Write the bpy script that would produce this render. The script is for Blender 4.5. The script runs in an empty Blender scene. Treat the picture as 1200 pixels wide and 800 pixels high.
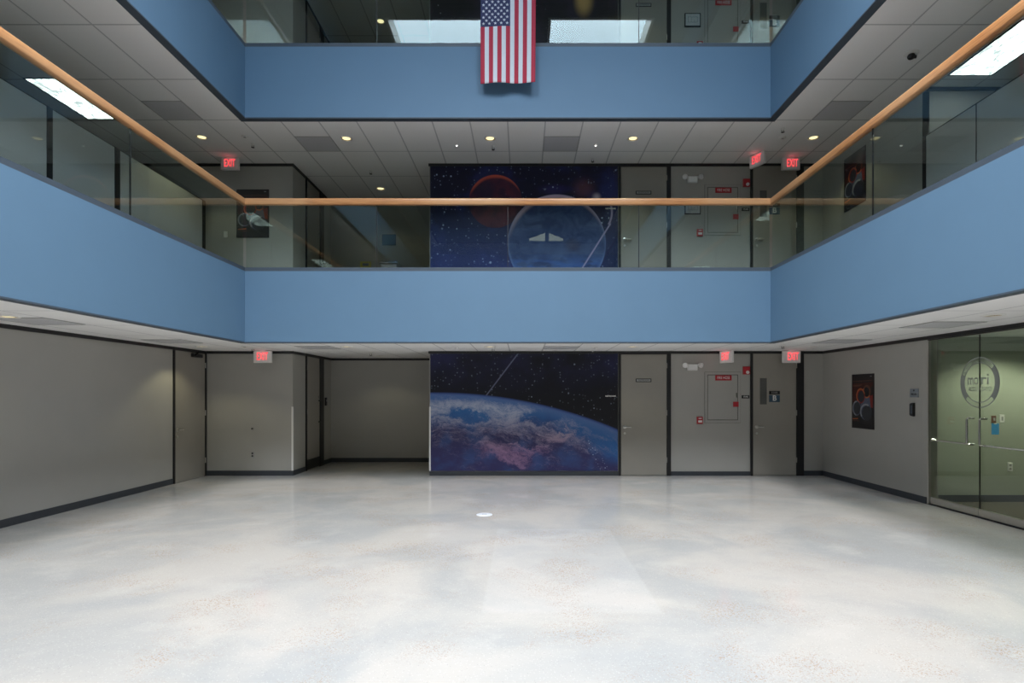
import bpy, math, random
from mathutils import Vector, Matrix
random.seed(7)
S = bpy.context.scene
COL = S.collection
PI = math.pi

# ---------------------------------------------------------------- camera, sky, exposure
HC = 1.558                                   # eye height
cam_d = bpy.data.cameras.new('camera')
cam_d.sensor_width = 36.0
cam_d.lens = 36.0 * 690 / 1200
cam_d.shift_y = (461.5 - 400) / 1200.0
cam_d.shift_x = -(613 - 600) / 1200.0
cam = bpy.data.objects.new('camera', cam_d); COL.objects.link(cam)
cam.location = (0, 0, HC); cam.rotation_euler = (PI / 2, 0, 0)
S.camera = cam
S.view_settings.view_transform = 'Standard'
S.view_settings.look = 'None'
S.view_settings.gamma = 1.0
S.view_settings.use_curve_mapping = False
S.view_settings.exposure = 0.0
SKY = 35.0                                    # brightness of the bright overcast sky at the zenith
w = bpy.data.worlds.new('sky'); S.world = w; w.use_nodes = True
_T = w.node_tree; bg = _T.nodes['Background']
_tc = _T.nodes.new('ShaderNodeTexCoord'); _sp = _T.nodes.new('ShaderNodeSeparateXYZ'); _T.links.new(_tc.outputs['Generated'], _sp.inputs[0])
_mr = _T.nodes.new('ShaderNodeMapRange'); _T.links.new(_sp.outputs[2], _mr.inputs[0])
_mr.inputs[1].default_value = 0.52; _mr.inputs[2].default_value = 0.75; _mr.inputs[3].default_value = SKY * 0.34; _mr.inputs[4].default_value = SKY
_T.links.new(_mr.outputs[0], bg.inputs[1])
_cr = _T.nodes.new('ShaderNodeValToRGB'); _T.links.new(_sp.outputs[2], _cr.inputs[0]); _T.links.new(_cr.outputs[0], bg.inputs[0])
_cr.color_ramp.elements[0].position = 0.45; _cr.color_ramp.elements[0].color = (0.62, 0.81, 1.0, 1)
_cr.color_ramp.elements[1].position = 0.8; _cr.color_ramp.elements[1].color = (0.97, 0.98, 1.0, 1)
try:
    S.cycles.use_denoising = True
    S.cycles.max_bounces = 10; S.cycles.diffuse_bounces = 6; S.cycles.glossy_bounces = 5
    S.cycles.transparent_max_bounces = 24
    S.cycles.sample_clamp_indirect = 6.0
    S.cycles.caustics_reflective = False; S.cycles.caustics_refractive = False
except Exception: pass

# main dimensions (metres); x right, y away from the camera, z up
XL, XR, YB, YF = -4.435, 3.946, 9.39, -12.2     # faces of the atrium opening
DW, DA = 11.25, 13.5                           # back wall, alcove wall
WL, WR = -6.07, 5.73                           # side walls of the hall
FL = [0.0, 3.578, 7.156]                       # floor levels
CL = [2.376, 5.954, 9.532]                     # ceiling levels
ROOF = 10.3
OX0, OX1, OY0, OY1 = -9.6, 9.4, -14.8, 13.9    # outside of the building
SKYL = ((-3.22, -0.79), (0.594, 3.06)); SKY_Y = (0.0, 5.15)
for i, (a, b) in enumerate(SKYL):              # sampling portals of the two skylight openings (give no light of their own)
    ld = bpy.data.lights.new('skylight_opening', 'AREA'); ld.shape = 'RECTANGLE'
    ld.size = b - a; ld.size_y = SKY_Y[1] - SKY_Y[0]; ld.energy = 1
    ld.cycles.is_portal = True
    o = bpy.data.objects.new('skylight_opening', ld); COL.objects.link(o)
    o.location = ((a + b) / 2, sum(SKY_Y) / 2, ROOF + 0.38)
DOWN_W = 20.0      # recessed downlights
TROFFER = 4.0      # emission of fluorescent diffusers

# ---------------------------------------------------------------- node helpers
def srgb(r, g, b, k=1.0):
    def f(c):
        c /= 255.0
        return (c / 12.92 if c <= 0.04045 else ((c + 0.055) / 1.055) ** 2.4) * k
    return (f(r), f(g), f(b), 1)
class N:
    def __init__(s, T, o): s.T, s.o = T, o
    def m(s, op, b=0.0, c=None, clamp=False):
        n = s.T.nodes.new('ShaderNodeMath'); n.operation = op; n.use_clamp = clamp
        for i, v in enumerate((s, b, c)):
            if v is None: continue
            if isinstance(v, N): s.T.links.new(v.o, n.inputs[i])
            else: n.inputs[i].default_value = v
        return N(s.T, n.outputs[0])
    def __add__(s, b): return s.m('ADD', b)
    def __sub__(s, b): return s.m('SUBTRACT', b)
    def __mul__(s, b): return s.m('MULTIPLY', b)
    def __truediv__(s, b): return s.m('DIVIDE', b)
    def __pow__(s, b): return s.m('POWER', b)
    def abs(s): return s.m('ABSOLUTE')
    def fract(s): return s.m('FRACT')
    def lt(s, b): return s.m('LESS_THAN', b)
    def gt(s, b): return s.m('GREATER_THAN', b)
    def mx(s, b): return s.m('MAXIMUM', b)
    def mn(s, b): return s.m('MINIMUM', b)
    def ss(s, a, b):                                   # smooth step from a to b
        n = s.T.nodes.new('ShaderNodeMapRange'); n.interpolation_type = 'SMOOTHSTEP'
        s.T.links.new(s.o, n.inputs[0]); n.inputs[1].default_value = a; n.inputs[2].default_value = b
        if a > b:
            n.inputs[1].default_value = b; n.inputs[2].default_value = a
            n.inputs[3].default_value = 1; n.inputs[4].default_value = 0
        return N(s.T, n.outputs[0])
class Mat:
    def __init__(s, name, base=(0.5, 0.5, 0.5, 1), rough=0.6, metal=0.0, spec=0.5):
        s.mat = bpy.data.materials.new(name); s.mat.use_nodes = True
        s.T = s.mat.node_tree; s.b = s.T.nodes['Principled BSDF']
        s.b.inputs['Base Color'].default_value = base; s.b.inputs['Roughness'].default_value = rough
        s.b.inputs['Metallic'].default_value = metal; s.b.inputs['Specular IOR Level'].default_value = spec
    def pos(s):
        g = s.T.nodes.new('ShaderNodeNewGeometry'); x = s.T.nodes.new('ShaderNodeSeparateXYZ')
        s.T.links.new(g.outputs['Position'], x.inputs[0])
        return [N(s.T, x.outputs[i]) for i in range(3)]
    def vec(s, x, y, z=0.0):
        n = s.T.nodes.new('ShaderNodeCombineXYZ')
        for i, v in enumerate((x, y, z)):
            if isinstance(v, N): s.T.links.new(v.o, n.inputs[i])
            else: n.inputs[i].default_value = v
        return n.outputs[0]
    def noise(s, v, scale, detail=4, rough=0.5, dist=0.0):
        n = s.T.nodes.new('ShaderNodeTexNoise'); s.T.links.new(v, n.inputs['Vector'])
        n.inputs['Scale'].default_value = scale; n.inputs['Detail'].default_value = detail
        n.inputs['Roughness'].default_value = rough; n.inputs['Distortion'].default_value = dist
        return N(s.T, n.outputs[0])
    def voro(s, v, scale):
        n = s.T.nodes.new('ShaderNodeTexVoronoi'); s.T.links.new(v, n.inputs['Vector'])
        n.inputs['Scale'].default_value = scale
        c = s.T.nodes.new('ShaderNodeSeparateColor'); s.T.links.new(n.outputs['Color'], c.inputs[0])
        return N(s.T, n.outputs['Distance']), N(s.T, c.outputs[0]), N(s.T, c.outputs[1])
    def mix(s, f, a, b):
        n = s.T.nodes.new('ShaderNodeMix'); n.data_type = 'RGBA'
        for i, v in ((0, f), (6, a), (7, b)):
            if isinstance(v, N): s.T.links.new(v.o, n.inputs[i])
            else: n.inputs[i].default_value = v
        return N(s.T, n.outputs[2])
    def color(s, c): s.T.links.new(c.o, s.b.inputs['Base Color'])
    def rough(s, c): s.T.links.new(c.o, s.b.inputs['Roughness'])
    def bump(s, h, strength, dist=0.01):
        n = s.T.nodes.new('ShaderNodeBump'); n.inputs['Strength'].default_value = strength
        n.inputs['Distance'].default_value = dist
        s.T.links.new(h.o, n.inputs['Height']); s.T.links.new(n.outputs[0], s.b.inputs['Normal'])
def paint(name, c, rough=0.6, var=0.05, scale=30, metal=0.0, spec=0.5, bump=0.0):
    m = Mat(name, c, rough, metal, spec); x, y, z = m.pos(); v = m.vec(x, y, z)
    n = m.noise(v, scale, 3)
    m.color(m.mix(n, tuple(q * (1 - var) for q in c[:3]) + (1,), tuple(min(1, q * (1 + var)) for q in c[:3]) + (1,)))
    if bump: m.bump(m.noise(v, scale * 8, 2), bump, 0.002)
    return m.mat
def glow(name, c, strength):
    m = bpy.data.materials.new(name); m.use_nodes = True; T = m.node_tree
    b = T.nodes['Principled BSDF']; b.inputs['Base Color'].default_value = c
    b.inputs['Emission Color'].default_value = c; b.inputs['Emission Strength'].default_value = strength
    return m

# ---------------------------------------------------------------- materials
m_wall = paint('wall_paint', (0.39, 0.38, 0.35, 1), 0.55, 0.04, 3, bump=0.15)
m_blue = paint('blue_paint', (0.108, 0.20, 0.305, 1), 0.6, 0.04, 2, bump=0.15)
m_black = paint('black_trim', (0.012, 0.012, 0.013, 1), 0.45, 0.1, 8)
m_slate = paint('slate_trim', (0.06, 0.08, 0.105, 1), 0.5, 0.1, 8)
m_base = paint('rubber_baseboard', (0.040, 0.046, 0.055, 1), 0.5, 0.1, 8)
m_door = paint('door_laminate', (0.30, 0.28, 0.245, 1), 0.45, 0.05, 4)
m_metal = paint('brushed_metal', (0.62, 0.60, 0.56, 1), 0.28, 0.06, 20, metal=1.0)
m_steel = paint('polished_steel', (0.78, 0.78, 0.76, 1), 0.12, 0.03, 20, metal=1.0)
m_white = paint('white_plastic', (0.80, 0.79, 0.77, 1), 0.4, 0.03, 12)
m_grey = paint('grey_plastic', (0.36, 0.36, 0.35, 1), 0.45, 0.04, 12)
m_red = paint('red_plastic', (0.45, 0.02, 0.03, 1), 0.4, 0.05, 12)
m_carpet = paint('brown_carpet', (0.10, 0.085, 0.07, 1), 0.95, 0.25, 120, bump=0.3)
m_part = paint('partition_fabric', (0.60, 0.60, 0.58, 1), 0.75, 0.06, 60, bump=0.2)
m_cream = paint('cream_wall', (0.42, 0.45, 0.37, 1), 0.6, 0.03, 3)
m_vent = Mat('vent_grille', (0.20, 0.20, 0.21, 1), 0.6)
_x, _y, _z = m_vent.pos()
m_vent.color(m_vent.mix(((_y / 0.02).fract()).lt(0.4), (0.66, 0.66, 0.68, 1), (0.46, 0.46, 0.48, 1))); m_vent = m_vent.mat
m_gold = paint('warm_reflector', (0.75, 0.55, 0.25, 1), 0.25, 0.05, 20, metal=0.8)
m_lamp = glow('downlight_lamp', (1.0, 0.84, 0.45, 1), 1.3)
m_pin = glow('pin_light', (1.0, 0.97, 0.9, 1), 3.0)
m_exit = glow('exit_letters', (1.0, 0.085, 0.10, 1), 1.15)
m_window = glow('lit_window', (0.95, 1.0, 0.82, 1), 2.0)
m_bluesign = paint('blue_sign', (0.04, 0.085, 0.13, 1), 0.4, 0.05, 12)
m_letter = paint('white_lettering', (0.75, 0.75, 0.73, 1), 0.5, 0.02, 12)
m_paper = paint('paper', (0.55, 0.56, 0.58, 1), 0.7, 0.15, 14)
m_bluepaper = paint('blue_paper', (0.05, 0.30, 0.62, 1), 0.6, 0.05, 12)
m_yellow = paint('yellow_sign', (0.62, 0.52, 0.05, 1), 0.5, 0.05, 12)
m_brownp = paint('brown_plate', (0.16, 0.07, 0.045, 1), 0.5, 0.05, 12)
m_poster_k = paint('poster_black', (0.018, 0.016, 0.018, 1), 0.35, 0.2, 9)
m_reveal = paint('grey_reveal', (0.13, 0.13, 0.12, 1), 0.6, 0.05, 12)
m_darkglass = paint('dark_pane', (0.10, 0.10, 0.095, 1), 0.25, 0.05, 12)
m_frost = paint('frosted_vinyl', (0.29, 0.32, 0.29, 1), 0.7, 0.05, 12)

# oak handrail
_m = Mat('oak', (0.6, 0.35, 0.15, 1), 0.32); x, y, z = _m.pos()
g1 = _m.noise(_m.vec(x * 1.2, y * 1.2, z * 30), 2.5, 4, 0.6, 0.6)
g2 = _m.noise(_m.vec(x * 0.7, y * 0.7, z), 0.9, 1)
c = _m.mix(g1.ss(0.35, 0.7), (0.50, 0.235, 0.09, 1), (0.34, 0.14, 0.05, 1))
c = _m.mix(g2.ss(0.42, 0.58) * 0.45, c, (0.60, 0.36, 0.19, 1)); _m.color(c); m_oak = _m.mat

# polished concrete floor
_m = Mat('polished_concrete', (0.6, 0.6, 0.6, 1), 0.22, 0.0, 0.42); x, y, z = _m.pos(); v = _m.vec(x, y, 0.0)
n1 = _m.noise(v, 0.62, 5, 0.55, 0.5); n2 = _m.noise(_m.vec(x, y, 3.7), 1.6, 5, 0.6); n3 = _m.noise(_m.vec(x, y, 9.1), 0.9, 4, 0.6, 0.8)
c = _m.mix(n1.ss(0.38, 0.62), (0.40, 0.408, 0.405, 1), (0.51, 0.488, 0.458, 1))
c = _m.mix(n2.ss(0.5, 0.75) * 0.5, c, (0.57, 0.55, 0.525, 1))
c = _m.mix(n3.ss(0.55, 0.8) * 0.4, c, (0.375, 0.39, 0.395, 1))
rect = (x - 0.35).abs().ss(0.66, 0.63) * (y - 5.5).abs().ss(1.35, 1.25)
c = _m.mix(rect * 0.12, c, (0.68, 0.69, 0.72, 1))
d, r1, r2 = _m.voro(_m.vec(x, y, 0.0), 110)
patch = _m.noise(_m.vec(x, y, 5.5), 1.3, 4, 0.6).ss(0.47, 0.66)
c = _m.mix(d.lt(0.48) * r1.gt(0.62) * patch * 0.85, c, (0.38, 0.26, 0.17, 1))
d, r1, r2 = _m.voro(_m.vec(x, y, 2.0), 95)
c = _m.mix(d.lt(0.4) * r1.gt(0.80) * 0.28, c, (0.72, 0.70, 0.67, 1))
c = _m.mix(d.lt(0.3) * r2.gt(0.93) * 0.55, c, (0.25, 0.25, 0.25, 1))
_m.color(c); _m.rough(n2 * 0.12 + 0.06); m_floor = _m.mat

# lay-in ceiling of 0.61 x 1.22 m tiles
_m = Mat('ceiling_tile', (0.6, 0.6, 0.6, 1), 0.85); x, y, z = _m.pos()
gx = (((x + 0.25) / 0.61 + 200.5).fract() - 0.5).abs(); gy = (((y - 9.45) / 1.22 + 200.5).fract() - 0.5).abs()
line = gx.lt(0.018).mx(gy.lt(0.009))
speck = _m.noise(_m.vec(x, y, 0.0), 160, 2)
cell = _m.T.nodes.new('ShaderNodeTexWhiteNoise'); cell.noise_dimensions = '2D'
_m.T.links.new(_m.vec(((x + 0.25) / 0.61).m('FLOOR'), ((y - 9.45) / 1.22).m('FLOOR')), cell.inputs['Vector'])
tone = N(_m.T, cell.outputs['Value'])
c = _m.mix(speck.ss(0.35, 0.7), (0.86, 0.855, 0.85, 1), (0.93, 0.925, 0.92, 1))
c = _m.mix(tone * 0.2, c, (0.94, 0.935, 0.92, 1))
_m.color(_m.mix(line, c, (0.56, 0.56, 0.57, 1))); _m.bump(speck, 0.2, 0.003); m_ceil = _m.mat

# corrugated roof deck
_m = Mat('roof_deck', (0.05, 0.04, 0.035, 1), 0.7); x, y, z = _m.pos()
_m.color(_m.mix((y / 0.16).fract().lt(0.3), (0.075, 0.06, 0.05, 1), (0.03, 0.025, 0.022, 1))); m_deck = _m.mat

# glass: clear tinted transmission plus mirror reflection by Fresnel
def glass(name, tint):
    m = bpy.data.materials.new(name); m.use_nodes = True; T = m.node_tree; T.nodes.clear()
    out = T.nodes.new('ShaderNodeOutputMaterial'); mx = T.nodes.new('ShaderNodeMixShader')
    tr = T.nodes.new('ShaderNodeBsdfTransparent'); tr.inputs[0].default_value = tint
    gl = T.nodes.new('ShaderNodeBsdfGlossy'); gl.inputs['Roughness'].default_value = 0.0
    gl.inputs[0].default_value = (0.95, 1, 0.98, 1)
    fr = T.nodes.new('ShaderNodeFresnel'); ge = T.nodes.new('ShaderNodeNewGeometry')
    mr = T.nodes.new('ShaderNodeMapRange'); mr.inputs[3].default_value = 1.45; mr.inputs[4].default_value = 1 / 1.45
    T.links.new(ge.outputs['Backfacing'], mr.inputs[0]); T.links.new(mr.outputs[0], fr.inputs['IOR'])
    T.links.new(fr.outputs[0], mx.inputs[0]); T.links.new(tr.outputs[0], mx.inputs[1]); T.links.new(gl.outputs[0], mx.inputs[2])
    T.links.new(mx.outputs[0], out.inputs[0]); return m
m_glass = glass('railing_glass', (0.85, 0.91, 0.89, 1))
m_dglass = glass('door_glass', (0.86, 0.91, 0.87, 1))

# fluorescent diffuser with rippled brightness
_m = Mat('fluorescent_diffuser', (0.9, 0.9, 0.9, 1), 0.4); x, y, z = _m.pos()
n = _m.noise(_m.vec(x * 10, y * 5, z), 1.0, 4, 0.6, 1.2).ss(0.36, 0.60) * 0.72 + 0.22
_m.T.links.new((n * TROFFER).o, _m.b.inputs['Emission Strength'])
_m.b.inputs['Emission Color'].default_value = (0.93, 1.0, 1.0, 1); m_troffer = _m.mat

# ---------------------------------------------------------------- printed murals
def uv(m):
    x, y, z = m.pos(); return x * 61.33 + 613.0, (z - HC) * -61.33 + 461.5
def stars(m, u, v, scale, keep, size):
    d, r1, r2 = m.voro(m.vec(u * 0.05, v * 0.05, scale), scale)
    return d.ss(size, size * 0.4) * r1.gt(1 - keep) * (r2 * 1.1 + 0.35)
def dist(u, v, cx, cy, ax=1.0, ay=1.0):
    return (((u - cx) / ax) ** 2 + ((v - cy) / ay) ** 2) ** 0.5
def line_d(u, v, x0, y0, x1, y1):
    L = math.hypot(x1 - x0, y1 - y0); nx, ny = (y1 - y0) / L, -(x1 - x0) / L
    return (u * nx + v * ny - (x0 * nx + y0 * ny)).abs()
MK = 1.3
def earth_mural():
    m = Mat('earth_mural_print', rough=0.4, spec=0.35); u, v = uv(m)
    C = lambda r, g, b: srgb(r, g, b, MK)
    dd = (dist(u, v, 510.0, 1010.0) * -1.0) + 550.0
    # space
    n = m.noise(m.vec(u, v), 0.018, 4, 0.55)
    sp = m.mix((v * -1 + 445).ss(-25, 30) * n.ss(0.3, 0.7), C(14, 14, 20), C(30, 32, 66))
    st = stars(m, u, v, 3.3, 0.22, 0.17) + stars(m, u, v, 1.3, 0.25, 0.10) + stars(m, u, v, 6.0, 0.3, 0.32) * 0.45
    sp = m.mix(st.m('MINIMUM', 1.0), sp, C(112, 120, 135))
    ln = line_d(u, v, 608, 413, 570, 463).ss(1.0, 0.4) * v.lt(464)
    sp = m.mix(ln * 0.5, sp, C(120, 125, 150))
    # ocean
    wx = m.noise(m.vec(u, v, 1.0), 0.03, 5, 0.62) - 0.5; wy = m.noise(m.vec(u, v, 8.0), 0.03, 5, 0.62) - 0.5
    wu = u + wx * 60; wv = v + wy * 44
    t = ((wv - 480) / 34 - (u - 640).mx(0.0) / 60).ss(-0.1, 0.9)
    oc = m.mix(t, C(38, 86, 140), C(44, 42, 82))
    oc = m.mix(m.noise(m.vec(u, v, 4.0), 0.05, 5).ss(0.45, 0.7) * 0.3, oc, C(50, 96, 150))
    # clouds that follow the curve of the limb
    uu = u + wx * 40; vv = v - (u - 510) * (u - 510) / 1100 + wy * 30
    cl = m.noise(m.vec(uu * 0.5, vv * 1.3, 0.0), 0.06, 12, 0.72, 0.5)
    fine = m.noise(m.vec(uu * 0.8, vv * 1.8, 6.0), 0.22, 10, 0.78, 1.0)
    f = cl * 0.5 + fine * 0.5
    band = dd.ss(1, 12) * dd.ss(66, 20) * (u.ss(715, 600) * 0.75 + 0.25)
    hole = dist(wu, wv, 545, 484, 26, 6).ss(1.5, 0.4) + dist(wu, wv, 636, 487, 26, 8).ss(1.5, 0.4)
    up = (f + band * 0.17 - hole * 0.15 - 0.10)
    oc = m.mix(up.ss(0.42, 0.64) * 0.85, oc, m.mix(v.ss(475, 510), C(158, 162, 180), C(138, 130, 152)))
    pk = dist(wu, wv, 600, 528, 60, 25).ss(1.3, 0.2) + dist(wu, wv, 657, 508, 30, 9).ss(1.4, 0.3)
    hole2 = dist(wu, wv, 580, 546, 22, 8).ss(1.4, 0.3) + dist(wu, wv, 604, 514, 26, 4).ss(1.4, 0.3) * 0.8
    p2 = (f + pk * 0.17 - hole2 * 0.16 - 0.11)
    pc = m.mix(v.ss(500, 530), C(152, 142, 158), C(136, 104, 134))
    oc = m.mix(p2.ss(0.44, 0.62) * pk.m('MINIMUM', 1.0) * 0.85, oc, pc)
    sm = stars(m, u, v, 7.5, 0.7, 0.30) * (u - 697 + (v - 530) * -0.55).abs().ss(7, 2) * v.ss(508, 516)
    oc = m.mix(sm.m('MINIMUM', 1.0), oc, C(160, 175, 195))
    oc = m.mix(dd.ss(16, 0) * 0.6, oc, C(86, 104, 150))
    oc = m.mix(dd.ss(3.0, 0) * 0.7, oc, C(32, 46, 104))
    m.color(m.mix(dd.ss(-1.2, 0.8), sp, oc)); return m.mat
def planets_mural():
    m = Mat('planets_mural_print', rough=0.4, spec=0.35); u, v = uv(m)
    C = lambda r, g, b: srgb(r, g, b, MK * 1.0)
    n = m.noise(m.vec(u, v, 2.0), 0.02, 5, 0.6)
    sp = m.mix(v.ss(225, 300), C(20, 20, 46), C(28, 40, 88))
    sp = m.mix(n.ss(0.45, 0.7) * 0.6, sp, C(42, 52, 110))
    sp = m.mix(dist(u, v, 684, 221, 16, 15).ss(1.2, 0.1) * 0.55, sp, C(104, 66, 74))
    sp = m.mix(dist(u, v, 650, 222, 22, 7).ss(1.2, 0.1) * 0.35, sp, C(60, 50, 120))
    sp = m.mix(u.ss(690, 724) * v.ss(225, 300) * 0.5, sp, C(14, 22, 40))
    st = stars(m, u, v, 2.8, 0.4, 0.18) + stars(m, u, v, 1.0, 0.35, 0.10) + stars(m, u, v, 6.0, 0.3, 0.32) * 0.45
    sp = m.mix(st.m('MINIMUM', 1.0), sp, C(150, 165, 195))
    dr = dist(u, v, 580.5, 236.0)
    red = m.mix(m.noise(m.vec(u, v, 5.0), 0.06, 5).ss(0.35, 0.65), C(46, 25, 48), C(78, 34, 52))
    red = m.mix(dist(u, v, 581.5, 240.5).ss(30.5, 34) * v.ss(232, 218), red, C(185, 82, 64))
    red = m.mix(dist(u, v, 572, 226, 12, 22).ss(1.1, 0.2) * 0.6, red, C(34, 26, 52))
    sp = m.mix(dr.ss(31.6, 30.6) * 0.95, sp, red)
    db = dist(u, v, 652.4, 285.5)
    bl = m.mix(m.noise(m.vec(u, v, 7.0), 0.045, 8, 0.68, 0.8).ss(0.35, 0.65), C(34, 52, 96), C(66, 84, 124))
    bl = m.mix(dist(u, v, 671, 287, 10, 9).ss(1.2, 0.3) * 0.5, bl, C(52, 46, 66))
    bl = m.mix(v.ss(296, 312) * m.noise(m.vec(u * 0.3, v, 3.0), 0.2, 4).ss(0.4, 0.6) * 0.5, bl, C(60, 100, 170))
    bl = m.mix(dist(u, v, 654, 290).ss(54.5, 60) * (v.ss(290, 232)), bl, C(185, 160, 175))
    bl = m.mix(db.ss(54.5, 57.5) * 0.35, bl, C(110, 130, 175))
    sp = m.mix(db.ss(58.0, 57.2), sp, bl)
    ln = line_d(u, v, 683, 313, 714, 264).ss(1.3, 0.5) * v.gt(262)
    arc = (dist(u, v, 690, 249, 27, 27) - 1.0).abs().ss(0.06, 0.02) * v.lt(263) * v.gt(238) * u.gt(708)
    sp = m.mix((ln + arc).m('MINIMUM', 1.0) * 0.85, sp, C(150, 140, 175))
    sp = m.mix(dist(u, v, 699, 231).ss(7, 0) * 0.8, sp, C(185, 175, 190))
    m.color(sp); return m.mat
def night_mural():
    m = Mat('nebula_mural_print', rough=0.4, spec=0.35); u, v = uv(m)
    C = lambda r, g, b: srgb(r, g, b, MK)
    sp = m.mix(m.noise(m.vec(u, v, 2.0), 0.02, 5, 0.6).ss(0.35, 0.7), C(24, 20, 24), C(44, 36, 54))
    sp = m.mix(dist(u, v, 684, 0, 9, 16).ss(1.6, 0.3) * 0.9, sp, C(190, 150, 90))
    sp = m.mix(stars(m, u, v, 2.4, 0.4, 0.10).m('MINIMUM', 1.0), sp, C(140, 140, 150))
    m.color(sp); return m.mat
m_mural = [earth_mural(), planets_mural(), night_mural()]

# ---------------------------------------------------------------- mesh helpers
class MB:
    def __init__(s): s.v, s.f, s.k, s.mats = [], [], [], []
    def mi(s, m):
        if m not in s.mats: s.mats.append(m)
        return s.mats.index(m)
    def add(s, vs, fs, m, mf=None):
        o = len(s.v); s.v += [tuple(q) for q in vs]; i = s.mi(m)
        for j, f in enumerate(fs):
            s.f.append(tuple(o + q for q in f)); s.k.append(s.mi(mf[j]) if mf and mf[j] else i)
        return s
    def box(s, x0, x1, y0, y1, z0, z1, m, bottom=None, top=None):
        x0, x1 = sorted((x0, x1)); y0, y1 = sorted((y0, y1)); z0, z1 = sorted((z0, z1))
        vs = [(x0, y0, z0), (x1, y0, z0), (x1, y1, z0), (x0, y1, z0), (x0, y0, z1), (x1, y0, z1), (x1, y1, z1), (x0, y1, z1)]
        fs = [(0, 3, 2, 1), (4, 5, 6, 7), (0, 1, 5, 4), (1, 2, 6, 5), (2, 3, 7, 6), (3, 0, 4, 7)]
        return s.add(vs, fs, m, [bottom, top, None, None, None, None])
    def bbox(s, x0, x1, y0, y1, z0, z1, m, b=0.004):     # box with chamfered front edges (front is -y)
        vs = []
        for (yy, e) in ((y1, 0), (y0 + b, 0), (y0, b)):
            vs += [(x0 + e, yy, z0 + e), (x1 - e, yy, z0 + e), (x1 - e, yy, z1 - e), (x0 + e, yy, z1 - e)]
        fs = [(3, 2, 1, 0), (8, 9, 10, 11)]
        for r in (0, 4):
            for i in range(4): fs.append((r + i, r + (i + 1) % 4, r + 4 + (i + 1) % 4, r + 4 + i))
        return s.add(vs, fs, m)
    def lathe(s, c, axis, prof, m, n=24, cap=True):      # prof: list of (radius, height) along the axis
        a = Vector(axis).normalized(); t = Vector((1, 0, 0)) if abs(a.x) < 0.9 else Vector((0, 1, 0))
        p = a.cross(t).normalized(); q = a.cross(p); c = Vector(c); vs = []; fs = []
        for (r, h) in prof:
            for i in range(n):
                g = 2 * PI * i / n; vs.append(c + a * h + p * (r * math.cos(g)) + q * (r * math.sin(g)))
        for j in range(len(prof) - 1):
            for i in range(n):
                fs.append((j * n + i, j * n + (i + 1) % n, (j + 1) * n + (i + 1) % n, (j + 1) * n + i))
        if cap:
            fs.append(tuple(range(n))[::-1]); fs.append(tuple(range((len(prof) - 1) * n, len(prof) * n)))
        return s.add(vs, fs, m)
    def tube(s, pts, r, m, n=10):
        P = [Vector(p) for p in pts]; vs = []; fs = []
        for i, p in enumerate(P):
            d = (P[min(i + 1, len(P) - 1)] - P[max(i - 1, 0)]).normalized()
            t = Vector((0, 0, 1)) if abs(d.z) < 0.9 else Vector((1, 0, 0))
            a = d.cross(t).normalized(); b = d.cross(a)
            for k in range(n):
                g = 2 * PI * k / n; vs.append(p + a * r * math.cos(g) + b * r * math.sin(g))
        for j in range(len(P) - 1):
            for i in range(n): fs.append((j * n + i, j * n + (i + 1) % n, (j + 1) * n + (i + 1) % n, (j + 1) * n + i))
        fs.append(tuple(range(n))[::-1]); fs.append(tuple(range((len(P) - 1) * n, len(P) * n)))
        return s.add(vs, fs, m)
    def poly(s, pts, y, th, m):                           # flat outline in x-z, front face at y, thickness th
        n = len(pts); vs = [(a, y, b) for a, b in pts] + [(a, y + th, b) for a, b in pts]
        fs = [tuple(range(n)), tuple(range(2 * n - 1, n - 1, -1))] + [(i, i + n, (i + 1) % n + n, (i + 1) % n) for i in range(n)]
        return s.add(vs, fs, m)
    def build(s, name, parent=None, smooth=False):
        me = bpy.data.meshes.new(name); me.from_pydata(s.v, [], s.f)
        for m in s.mats: me.materials.append(m)
        me.polygons.foreach_set('material_index', s.k); 
        me.update(); me.validate()
        import bmesh
        bm = bmesh.new(); bm.from_mesh(me); bmesh.ops.recalc_face_normals(bm, faces=bm.faces); bm.to_mesh(me); bm.free()
        if smooth:
            me.polygons.foreach_set('use_smooth', [True] * len(me.polygons))
            try: me.set_sharp_from_angle(angle=math.radians(35))
            except Exception: pass
        o = bpy.data.objects.new(name, me); COL.objects.link(o)
        if parent: o.parent = parent
        return o
def tag(o, label, cat, group=None):
    o['label'] = label; o['category'] = cat
    if group: o['group'] = group
    return o
def thing(name, loc, rz, label, cat, group=None):
    o = bpy.data.objects.new(name, None); COL.objects.link(o); o.empty_display_size = 0.1
    o.location = loc; o.rotation_euler = (0, 0, rz); return tag(o, label, cat, group)
def setting(name, mb, label=None):
    o = mb.build(name); o['kind'] = 'structure'
    if label: o['label'] = label
    return o
def text(body, parent, x, y, z, size, mat, name='lettering', rot=(PI / 2, 0, 0), width=None, align='CENTER', bold=0.0):
    cu = bpy.data.curves.new(name, 'FONT'); cu.body = body; cu.size = size; cu.align_x = align; cu.align_y = 'CENTER'
    cu.extrude = 0.0006; cu.offset = bold
    cu.materials.append(mat)
    t = bpy.data.objects.new(name, cu); COL.objects.link(t); bpy.context.view_layer.update()
    me = bpy.data.meshes.new_from_object(t.evaluated_get(bpy.context.evaluated_depsgraph_get())); me.name = name
    bpy.data.objects.remove(t); bpy.data.curves.remove(cu)
    o = bpy.data.objects.new(name, me); COL.objects.link(o); o.parent = parent
    o.location = (x, y, z); o.rotation_euler = rot
    if width:
        wd = max(q.co.x for q in me.vertices) - min(q.co.x for q in me.vertices)
        if wd > 0: o.scale = (width / wd, 1, 1)
    return o
BX = lambda px: (px - 613) / 61.33                       # back wall: photo column to metres
BZ = lambda py: HC + (461.5 - py) / 61.33
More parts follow.
